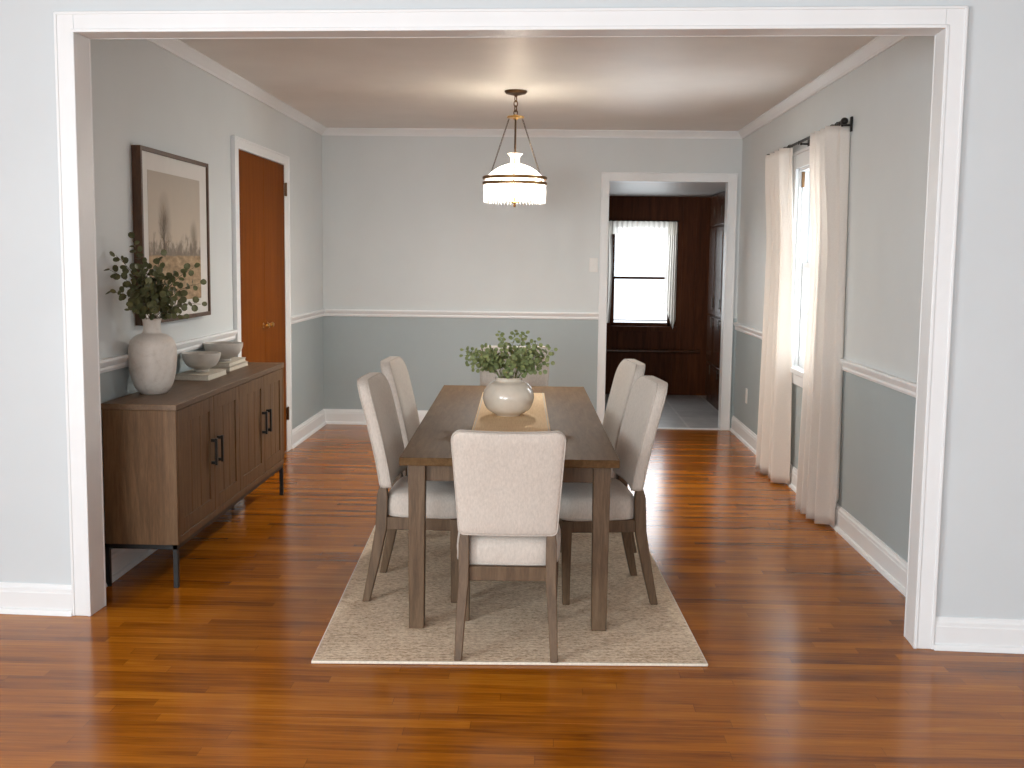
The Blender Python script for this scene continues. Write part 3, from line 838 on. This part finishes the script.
    for sx in (-1, 1):
        q = MB(); q.bars([(sx*(fx-.004), depth_f-.002, 0), (sx*(fx-.002), depth_f, .16), (sx*(fx-.002), depth_f, .345+dz)], [(.028, .028), (.034, .034), (.040, .040)])
        q.build('leg', M['leg_wood'], root, bevel=.003)
    return root
# near end
c_near = make_chair(.198, .225, .808, 'cream upholstered chair at the near end of the table, seen from behind', lean=.085, wb=.173, dz=-.03)
c_near.location = (-.130, 4.02, RZ0); c_near.rotation_euler = (0, 0, .012)
# far end
c_far = make_chair(.215, .2, .862, 'cream upholstered chair at the far end of the table, behind the round vase', lean=.06, wb=.20)
c_far.location = (-.195, 6.66, RZ0); c_far.rotation_euler = (0, 0, PI+.02)
# sides
side = make_chair(.232, .145, .900, 'cream upholstered side chair on the sideboard side, nearer the camera', lean=.098, wb=.222, rt=.095)
spots = [(-.500, 4.665, -PI/2-.02, None),
         (-.525, 5.47, -PI/2-.02, 'cream upholstered side chair on the sideboard side, nearer the far wall'),
         (.208, 4.68, PI/2+.12, 'cream upholstered side chair on the window side, nearer the camera'),
         (.188, 5.50, PI/2+.11, 'cream upholstered side chair on the window side, nearer the far doorway')]
for i, (x, y, rz, lab) in enumerate(spots):
    c = side if i == 0 else copy_tree(side)
    c.location = (x, y, RZ0); c.rotation_euler = (0, 0, rz)
    if lab: c['label'] = lab

# ------------------------------------------------------------------ sideboard
SX0, SX1, SY0, SY1, SZ = XL+.0285, -1.535, 4.61, 6.53, .78
sx, sy = (SX0+SX1)/2, (SY0+SY1)/2
sb = tag(empty('sideboard', (sx, sy, 0)), 'long brown oak sideboard with four doors on black metal legs', 'sideboard')
def sbx(m, x0, x1, y0, y1, z0, z1): m.box(x0-sx, x1-sx, y0-sy, y1-sy, z0, z1)
m = MB()
sbx(m, SX0, SX1-.022, SY0+.022, SY1-.022, .205, SZ-.026)
sbx(m, SX0, SX1, SY0, SY0+.022, .185, SZ-.026); sbx(m, SX0, SX1, SY1-.022, SY1, .185, SZ-.026); sbx(m, SX0, SX1, SY0+.022, SY1-.022, .185, .215)
m.build('body', M['side_wood'], sb, bevel=.002)
m = MB(); sbx(m, SX0-.004, SX1+.004, SY0-.003, SY1+.003, SZ-.026, SZ); m.build('top', M['side_top'], sb, bevel=.002)
db = [SY0+.025, 5.15, 5.58, 6.08, SY1-.025]
for i in range(4):
    a, b = db[i]+.002, db[i+1]-.002; z0, z1 = .218, SZ-.030; f = .062
    m = MB()
    sbx(m, SX1-.021, SX1-.010, a, b, z0, z1)
    sbx(m, SX1-.010, SX1-.001, a, a+f, z0, z1); sbx(m, SX1-.010, SX1-.001, b-f, b, z0, z1); sbx(m, SX1-.010, SX1-.001, a+f, b-f, z0, z0+f); sbx(m, SX1-.010, SX1-.001, a+f, b-f, z1-f, z1)
    ya = a+f
    npl = 3
    for k in range(npl):
        wdt = (b-a-2*f)/npl; sbx(m, SX1-.010, SX1-.0065, ya+k*wdt+.002, ya+(k+1)*wdt-.002, z0+f, z1-f)
    dr = m.build('door', M['side_wood'], sb, bevel=.0012)
    hy = b-.045 if i % 2 == 0 else a+.045
    m = MB(); zc = .50
    sbx(m, SX1+.018, SX1+.028, hy-.010, hy+.010, zc-.062, zc+.062)
    for z in (-.052, .052): sbx(m, SX1-.002, SX1+.020, hy-.007, hy+.007, zc+z-.007, zc+z+.007)
    tag(m.build('handle', M['black_metal'], dr, bevel=.0015), 'black metal handle')
m = MB(); q = .020
for y in (SY0+.004, SY1-.004-q):
    sbx(m, SX0-.006, SX1-.005, y, y+q, .165, .185)
for x in (SX0-.006, SX1-.005-q): sbx(m, x, x+q, SY0+.004, SY1-.004, .165, .185)
m.build('base_frame', M['black_metal'], sb, bevel=.001)
for x in (SX0-.006, SX1-.005-q):
    for y in (SY0+.004, SY1-.004-q):
        m = MB(); sbx(m, x, x+q, y, y+q, 0, .166); tag(m.build('leg', M['black_metal'], sb, bevel=.001), 'black metal leg')

# ------------------------------------------------------------------ things on the sideboard
def vessel(prof_out, th=.006):
    """closed lathe profile: outside up, then inside down"""
    inn = [(max(r-th, 0.0), z+(th if i == 0 else 0)) for i, (r, z) in enumerate(prof_out)]
    inn[0] = (0, th); 
    return [(0, 0)]+prof_out+[(max(r-th, .001), z) for r, z in reversed(prof_out[1:])]+[(0, th+.004)]
def smooth_prof(pts, n=6):
    P = [Vector((p[0], p[1], 0)) for p in pts]; out = []
    for i in range(len(P)-1):
        p0, p1, p2, p3 = P[max(i-1, 0)], P[i], P[i+1], P[min(i+2, len(P)-1)]
        for k in range(n):
            t = k/n
            v = .5*((2*p1)+(p2-p0)*t+(2*p0-5*p1+4*p2-p3)*t*t+(3*p1-p0-3*p2+p3)*t**3)
            out.append((max(v.x, 0), v.y))
    out.append((P[-1].x, P[-1].y)); return out
VX, VY = -1.758, 4.985
m = MB()
tp = smooth_prof([(.052, 0), (.058, .004), (.080, .03), (.096, .08), (.1045, .14), (.105, .19), (.096, .232), (.070, .258), (.045, .269), (.0385, .282), (.0385, .312), (.041, .328), (.0435, .335)], 5)
m.lathe(vessel(tp, .006), seg=48)
v1 = m.build('vase', M['tall_vase'], loc=(VX, VY, SZ), angle=50)
tag(v1, 'tall mottled white ceramic vase standing on the sideboard', 'vase')
def leaf(m, c, d, nrm, L, W):
    """rounded eucalyptus leaf: cupped disc from c along d"""
    d = d.normalized(); s = d.cross(nrm)
    if s.length < 1e-4: s = d.orthogonal()
    s.normalize(); n = s.cross(d).normalized()
    K_ = 9; rim = []
    ctr = m.bm.verts.new(c+d*L*.5+n*(-.10*L))
    for k in range(K_):
        a = 2*PI*k/K_
        rim.append(m.bm.verts.new(c+d*L*(.5-.5*math.cos(a))+s*W*.5*math.sin(a)*(1-.10*math.cos(a))+n*.06*L*abs(math.sin(a))))
    for k in range(K_): m.bm.faces.new((rim[k], rim[(k+1) % K_], ctr))
def sprig(parent, p0, p1, p2, n, L, seed, lm, sm, r0=.0022, start=.3, lim=None, jit=1.0):
    rnd = random.Random(seed)
    B = lambda t: (1-t)**2*p0+2*t*(1-t)*p1+t*t*p2
    m = MB(); NP = 12; m.tube([B(k/NP) for k in range(NP+1)], [r0*(1-.6*k/NP) for k in range(NP+1)], 6)
    st = m.build('sprig', sm, parent, angle=80)
    m = MB(); ang = rnd.uniform(0, 6)
    for k in range(n):
        t = start+(1-start)*k/(n-1); c = B(t); tg = (B(min(1, t+.02))-B(max(0, t-.02))).normalized()
        ang += PI/2+rnd.uniform(-.5, .5)
        o1 = tg.orthogonal().normalized(); o2 = tg.cross(o1)
        for h_ in (0, PI):
            if k == n-1 and h_: continue
            a = ang+h_+rnd.uniform(-.3, .3)
            dd = o1*math.cos(a)+o2*math.sin(a)+tg*rnd.uniform(.15, .7)
            if k == n-1: dd = tg+o1*.3
            l = L*(1.15-.35*t)*rnd.uniform(.85, 1.15)
            nn = (tg*.3+Vector((rnd.uniform(-.6, .6), rnd.uniform(-1.3, -.1), rnd.uniform(-.2, .8)))*jit)
            dd = dd.normalized(); c0 = c+dd*.004
            if lim and not lim(c0+dd*l): continue
            leaf(m, c0, dd, nn, l, l*rnd.uniform(.85, 1.02))
    tag(m.build('leaves', lm, st, angle=80, recalc=False), None)
b1 = tag(empty('eucalyptus_bunch', (VX, VY, SZ+.02)), 'dark green eucalyptus branches standing in the tall white vase', 'foliage')
org = Vector((VX, VY, SZ+.02))
def lim1(p):
    w = p+org
    if w.y > 5.02: return w.x > -1.805 
    return w.x > -1.86
tips = [(-.08, -.22, .62), (-.065, -.33, .56), (-.05, -.36, .47), (.0, -.16, .57), (-.04, -.12, .69), (.06, -.02, .62), (.10, .02, .53), (.20, .03, .57), (.22, .05, .50), (.24, .0, .41), (.10, -.22, .40), (.0, -.28, .40), (.15, -.12, .45), (.03, .0, .50), (.02, -.10, .47), (.08, -.08, .55), (-.02, -.02, .58), (.12, .08, .40), (.05, -.16, .50), (-.03, -.22, .49), (.16, -.03, .36)]
for i, (x, y, z) in enumerate(tips):
    a = 2*PI*i/len(tips)
    p0 = Vector((.016*math.cos(a), .016*math.sin(a), .24)); p1 = Vector((x*.16, y*.16, .38+(z-.36)*.42)); p2 = Vector((x*.92, y*.95, z-.03))
    sprig(b1, p0, p1, p2, 8, .034, 100+i, M['leaf_dark'], M['stem'], start=.40, lim=lim1)

def make_book(name, loc, rotz, wx, wy, h, cover, label, group=None):
    b = tag(empty(name, loc, rotz), label, 'book', group)
    c = .003
    m = MB(); m.box(-wx/2, wx/2, -wy/2, wy/2, 0, c); m.box(-wx/2, wx/2, -wy/2, wy/2, h-c, h); m.box(-wx/2, -wx/2+c, -wy/2, wy/2, 0, h)
    m.build('cover', cover, b, bevel=.001)
    m = MB(); m.box(-wx/2+c, wx/2-.004, -wy/2+.004, wy/2-.004, c, h-c); m.build('pages', M['paper'], b)
    return b
make_book('book', (-1.755, 5.68, SZ), .0, .172, .32, .028, M['cover'], 'cream book lying flat under the nearer bowl')
make_book('book', (-1.765, 6.16, SZ), .0, .150, .37, .024, M['cover_tan'], 'cream book at the bottom under the farther bowl')
make_book('book', (-1.77, 6.16, SZ+.0243), .02, .145, .35, .022, M['cover'], 'cream book on top of another, right under the farther bowl')
def bowl(loc, R, h, label):
    p = smooth_prof([(R*.38, 0), (R*.40, .006), (R*.36, .011), (R*.46, .018), (R*.72, h*.32), (R*.90, h*.58), (R*.975, h*.80), (R, h)], 5)
    m = MB(); m.lathe(vessel(p, .0055), seg=44)
    return tag(m.build('bowl', M['bowl_cer'], loc=loc, angle=50), label, 'bowl', 'stoneware bowls on books')
bowl((-1.757, 5.69, SZ+.0282), .097, .095, 'smaller grey stoneware bowl on the single book beside the tall vase')
bowl((-1.759, 6.09, SZ+.0467), .106, .098, 'larger grey stoneware bowl on two stacked books near the wooden door')

# ------------------------------------------------------------------ framed picture
FY0, FY1, FZ0, FZ1 = 5.09, 6.11, 1.075, 1.882
pf = tag(empty('framed_picture', (XL, (FY0+FY1)/2, FZ0)), 'framed landscape print of a bare tree in a misty field above the sideboard', 'picture')
pc = (FY0+FY1)/2
def pb(m, x0, x1, y0, y1, z0, z1): m.box(x0, x1, y0-pc, y1-pc, z0-FZ0, z1-FZ0)
m = MB(); fw = .020
pb(m, .002, .044, FY0, FY0+fw, FZ0, FZ1); pb(m, .002, .044, FY1-fw, FY1, FZ0, FZ1); pb(m, .002, .044, FY0+fw, FY1-fw, FZ0, FZ0+fw); pb(m, .002, .044, FY0+fw, FY1-fw, FZ1-fw, FZ1)
m.build('frame', M['frame_wood'], pf, bevel=.0015)
m = MB(); pb(m, .004, .034, FY0+fw, FY1-fw, FZ0+fw, FZ1-fw); tag(m.build('mat_board', M['mat_board'], pf), 'off-white mat')
PY0, PY1, PZ0, PZ1, HZ = 5.195, 5.97, 1.172, 1.782, 1.392
m = MB(); m.box(0, .0012, PY0-5.58, PY1-5.58, PZ0-HZ, PZ1-HZ)
pr = m.build('print', M['print'], pf); pr.location = (.0342, 5.58-pc, HZ-FZ0)
def ink_tree(by, bz, hgt, seed, mat, spread, lv=4, r0=.005):
    rnd = random.Random(seed); m = MB()
    def br(y, z, a, l, r, d):
        n = 3; py, pz = y, z; pts = [(.0016, y, z)]
        for k in range(n):
            a2 = a+rnd.uniform(-.12, .12); py += math.sin(a2)*l/n; pz += math.cos(a2)*l/n
            py = min(max(py, PY0-5.58+.01), PY1-5.58-.01); pts.append((.0016, py, pz))
        w = r
        for p, q in zip(pts, pts[1:]):
            dy, dz = q[1]-p[1], q[2]-p[2]; L = math.hypot(dy, dz) or 1; ny, nz = dz/L, -dy/L
            m.bm.faces.new([m.bm.verts.new((.0016, p[1]+ny*w, p[2]+nz*w)), m.bm.verts.new((.0016, q[1]+ny*w*.8, q[2]+nz*w*.8)), m.bm.verts.new((.0016, q[1]-ny*w*.8, q[2]-nz*w*.8)), m.bm.verts.new((.0016, p[1]-ny*w, p[2]-nz*w))])
            w *= .8
        if d == 0: return
        for p in (pts[1], pts[2], pts[3]):
            for s_ in (-1, 1):
                br(p[1], p[2], a*.8+s_*rnd.uniform(.35, .95)*spread, l*rnd.uniform(.42, .66), w*.66, d-1)
        br(pts[3][1], pts[3][2], a*.5, l*.6, w*.8, d-1)
    br(by-5.58, bz-HZ, 0, hgt*.42, r0, lv-1)
    return m
tag(ink_tree(5.41, 1.385, .285, 4, M['ink'], 1.0, 4, .0075).build('printed_tree', M['ink'], pr, recalc=False), 'tall bare tree in the print')
tag(ink_tree(5.86, 1.385, .19, 9, M['ink'], .9, 4, .004).build('printed_tree', M['ink_pale'], pr, recalc=False), 'smaller pale tree in the print')

# ------------------------------------------------------------------ round vase with eucalyptus on the table
m = MB()
bp = smooth_prof([(.058, 0), (.062, .004), (.100, .030), (.1185, .075), (.114, .113), (.092, .146), (.066, .160), (.0615, .168), (.066, .178)], 6)
m.lathe(vessel(bp, .006), seg=56)
RVX, RVY, RVZ = -.179, 5.255, TH+.0037
v2 = tag(m.build('vase', M['vase_glaze'], loc=(RVX, RVY, RVZ), angle=50), 'round glossy cream vase in the middle of the table runner', 'vase')
b2 = tag(empty('eucalyptus_bunch', (RVX, RVY, RVZ)), 'sage green eucalyptus sprigs in the round cream vase', 'foliage')
rnd = random.Random(5)
tips2 = []
for i in range(28):
    a = 2*PI*i/28*5.0+rnd.uniform(-.2, .2); f = rnd.random()
    R_ = .05+.175*math.sqrt((i+.5)/28)
    z = .375-.60*(R_**2)/.225*.95+rnd.uniform(-.03, .03)
    tips2.append((R_*math.cos(a)*1.02, R_*math.sin(a)*.85, z-.0))
tips2 += [(-.205, -.02, .305), (.205, 0, .305), (.19, -.06, .25), (-.18, -.09, .255), (.0, -.11, .20), (.155, -.09, .215), (-.15, -.10, .225)]
for i, (x, y, z) in enumerate(tips2):
    a = math.atan2(y, x)
    p0 = Vector((.03*math.cos(a), .03*math.sin(a), .12)); p1 = Vector((x*.30, y*.30, .24+max(0, z-.2)*.45)); p2 = Vector((x, y, z))
    sprig(b2, p0, p1, p2, 9, .025, 300+i, M['leaf_sage'], M['stem_green'], .0016, .42)

# ------------------------------------------------------------------ pendant lamp
PX, PY = -.222, 7.25
pl = tag(empty('pendant_lamp', (PX, PY, H)), 'antique brass pendant lamp with white dome shade and crystal fringe', 'pendant lamp')
def rel(z): return z-H
m = MB(); m.lathe([(0, 0), (.070, 0), (.072, -.006), (.062, -.018), (.030, -.026), (.012, -.030), (.008, -.036), (0, -.036)], seg=36)
m.build('canopy', M['bronze'], pl)
def link(m, c, u, v, L, W, r):
    pts = []
    for k in range(14):
        a = 2*PI*k/14; pts.append(c+u*math.cos(a)*L/2+v*math.sin(a)*W/2)
    m.tube(pts, r, 5, closed=True)
m = MB()
zs = [2.391, 2.361, 2.331, 2.304]
for i, z in enumerate(zs):
    link(m, Vector((0, 0, rel(z))), Vector((0, 0, 1)), Vector((1, 0, 0)) if i % 2 else Vector((.5, .87, 0)), .038, .022, .0035)
m.build('chain', M['bronze'], pl)
m = MB(); m.lathe([(0, rel(2.296)), (.012, rel(2.294)), (.018, rel(2.286)), (.052, rel(2.284)), (.055, rel(2.279)), (.052, rel(2.273)), (.016, rel(2.271)), (.012, rel(2.262)), (0, rel(2.26))], seg=32)
m.build('holder', M['brass'], pl)
m = MB(); m.tube([(0, 0, rel(2.262)), (0, 0, rel(1.735))], .006, 10); m.lathe([(0, rel(1.99)), (.026, rel(1.985)), (.026, rel(1.94)), (.02, rel(1.93)), (0, rel(1.93))], seg=20)
m.build('stem', M['bronze'], pl)
for k in range(3):
    a = PI/2+2*PI*k/3+PI
    p0 = Vector((.047*math.cos(a), .047*math.sin(a), rel(2.276))); p1 = Vector((.194*math.cos(a), .194*math.sin(a), rel(1.903)))
    m = MB(); d = p1-p0; n = 22; u = d.normalized(); o1 = u.orthogonal().normalized(); o2 = u.cross(o1)
    for i in range(n):
        link(m, p0+d*((i+.5)/n), u, o1 if i % 2 else o2, d.length/n*1.42, .0085, .0016)
    m.build('hanging_chain', M['bronze_dark'], pl)
m = MB(); m.lathe([(.034, rel(1.985)), (.029, rel(2.0)), (.029, rel(2.03)), (.036, rel(2.043)), (.048, rel(2.052)), (.046, rel(2.054)), (.034, rel(2.046)), (.0265, rel(2.03)), (.0265, rel(2.0)), (.031, rel(1.985))], seg=32)
m.build('chimney', M['chimney'], pl)
dome = smooth_prof([(.036, 1.990), (.062, 1.984), (.105, 1.966), (.145, 1.940), (.172, 1.912), (.186, 1.884)], 5)
m = MB(); m.lathe([(r, rel(z)) for r, z in dome]+[(r-.004, rel(z)-.003) for r, z in reversed(dome)], seg=48)
tag(m.build('shade', M['opal'], pl, angle=60), 'white glass dome')
m = MB()
for z in (1.902, 1.868):
    m.lathe([(.190, rel(z-.008)), (.199, rel(z-.010)), (.204, rel(z-.005)), (.204, rel(z+.005)), (.199, rel(z+.010)), (.190, rel(z+.008)), (.190, rel(z-.008))], seg=64)
for k in range(6):
    a = 2*PI*k/6+PI/6; m.tube([(.196*math.cos(a), .196*math.sin(a), rel(1.866)), (.196*math.cos(a), .196*math.sin(a), rel(1.904))], .004, 6)
m.build('ring', M['ring_bronze'], pl)
# crystal fringe: faceted prisms
NPR = 58
m = MB()
m.bars([(0, 0, -.120), (0, 0, -.085), (0, 0, -.045), (0, 0, -.008), (0, 0, 0)], [(.001, .001), (.0055, .004), (.0135, .007), (.010, .006), (.003, .003)])
m.ball((0, 0, -.006), .0035, 8)
pr0 = m.build('crystal_prism', M['crystal'], pl, angle=20)
for k in range(NPR):
    a = 2*PI*k/NPR
    o = pr0 if k == 0 else pr0.copy()
    if k: col.objects.link(o); o.parent = pl
    o.location = (.193*math.cos(a), .193*math.sin(a), rel(1.866)); o.rotation_euler = (0, 0, a+PI/2)
m = MB(); m.lathe([(0, rel(1.757)), (.030, rel(1.754)), (.031, rel(1.748)), (.010, rel(1.745)), (.006, rel(1.738)), (.009, rel(1.730)), (.005, rel(1.722)), (0, rel(1.720))], seg=24)
m.build('finial', M['brass'], pl)
for k in range(3):
    a = 2*PI*k/3+.5
    m = MB(); m.ball((.055*math.cos(a), .055*math.sin(a), rel(1.905)), .024, 14, (1, 1, 1.25))
    m.build('bulb', M['bulb'], pl)
def light(name, kind, loc, energy, color, rot=None, size=None, size_y=None, parent=None):
    l = bpy.data.lights.new(name, kind); l.energy = energy; l.color = color
    if kind == 'AREA':
        l.shape = 'RECTANGLE'; l.size = size; l.size_y = size_y
    elif size: l.shadow_soft_size = size
    o = bpy.data.objects.new(name, l); col.objects.link(o); o.location = loc
    if rot: o.rotation_euler = rot
    if parent: o.parent = parent
    return o
light('lamp_glow', 'POINT', (0, 0, rel(1.87)), 125, (1, .95, .87), size=.05, parent=pl)
light('lamp_glow_up', 'POINT', (0, 0, rel(2.06)), 6, (1, .83, .62), size=.03, parent=pl)

# ------------------------------------------------------------------ daylight
DAY = (.87, .95, 1.0)
for i, (a, b) in enumerate(wins):
    light('daylight_front', 'AREA', ((a+b)/2, -3.05, 1.42), (195, 25)[i], DAY, (PI/2, 0, 0), b-a, 1.4)
light('daylight_front_side', 'AREA', (-3.32, .2, 1.42), 165, DAY, (0, -PI/2, 0), 1.4, 2.0)
light('daylight_dining', 'AREA', (XR+.22, wc, 1.38), 27, DAY, (0, PI/2, 0), 1.25, .9)
light('daylight_kitchen', 'AREA', (cx, KY+.25, 1.25), 9, DAY, (-PI/2, 0, 0), .62, 1.0)
w = bpy.data.worlds.new('sky'); sc.world = w; w.use_nodes = True
nt = w.node_tree; nt.nodes.clear()
wo = nt.nodes.new('ShaderNodeOutputWorld'); bg = nt.nodes.new('ShaderNodeBackground'); nt.links.new(bg.outputs[0], wo.inputs[0])
bg.inputs[0].default_value = (.90, .95, 1, 1); bg.inputs[1].default_value = 1.7

# ------------------------------------------------------------------ camera
f, hcam, yaw, pitch, roll = 1134.818, 1.3959, .031, -.1098, -.0119
cd = bpy.data.cameras.new('camera'); cam = bpy.data.objects.new('camera', cd); col.objects.link(cam); sc.camera = cam
cd.sensor_fit = 'HORIZONTAL'; cd.sensor_width = 36; cd.lens = f*36/1024; cd.clip_start = .05
fw_ = Vector((0, 1, 0)); 
Rz = Matrix.Rotation(yaw, 3, 'Z'); Rx = Matrix.Rotation(pitch, 3, 'X')
base = Matrix(((1, 0, 0), (0, 0, -1), (0, 1, 0)))   # camera axes -> world (x right, y up -> z, -z -> y)
R = Rz @ Rx @ base @ Matrix.Rotation(-roll, 3, 'Z')
cam.matrix_world = Matrix.Translation((0, 0, hcam)) @ R.to_4x4()

# ------------------------------------------------------------------ view
sc.view_settings.view_transform = 'Standard'; sc.view_settings.look = 'None'
sc.view_settings.gamma = 1; sc.view_settings.exposure = 0; sc.view_settings.use_curve_mapping = False
sc.cycles.max_bounces = 10; sc.cycles.diffuse_bounces = 6; sc.cycles.glossy_bounces = 4; sc.cycles.transparent_max_bounces = 16
sc.cycles.caustics_reflective = False; sc.cycles.caustics_refractive = False
sc.cycles.use_denoising = True; sc.cycles.sample_clamp_indirect = 8
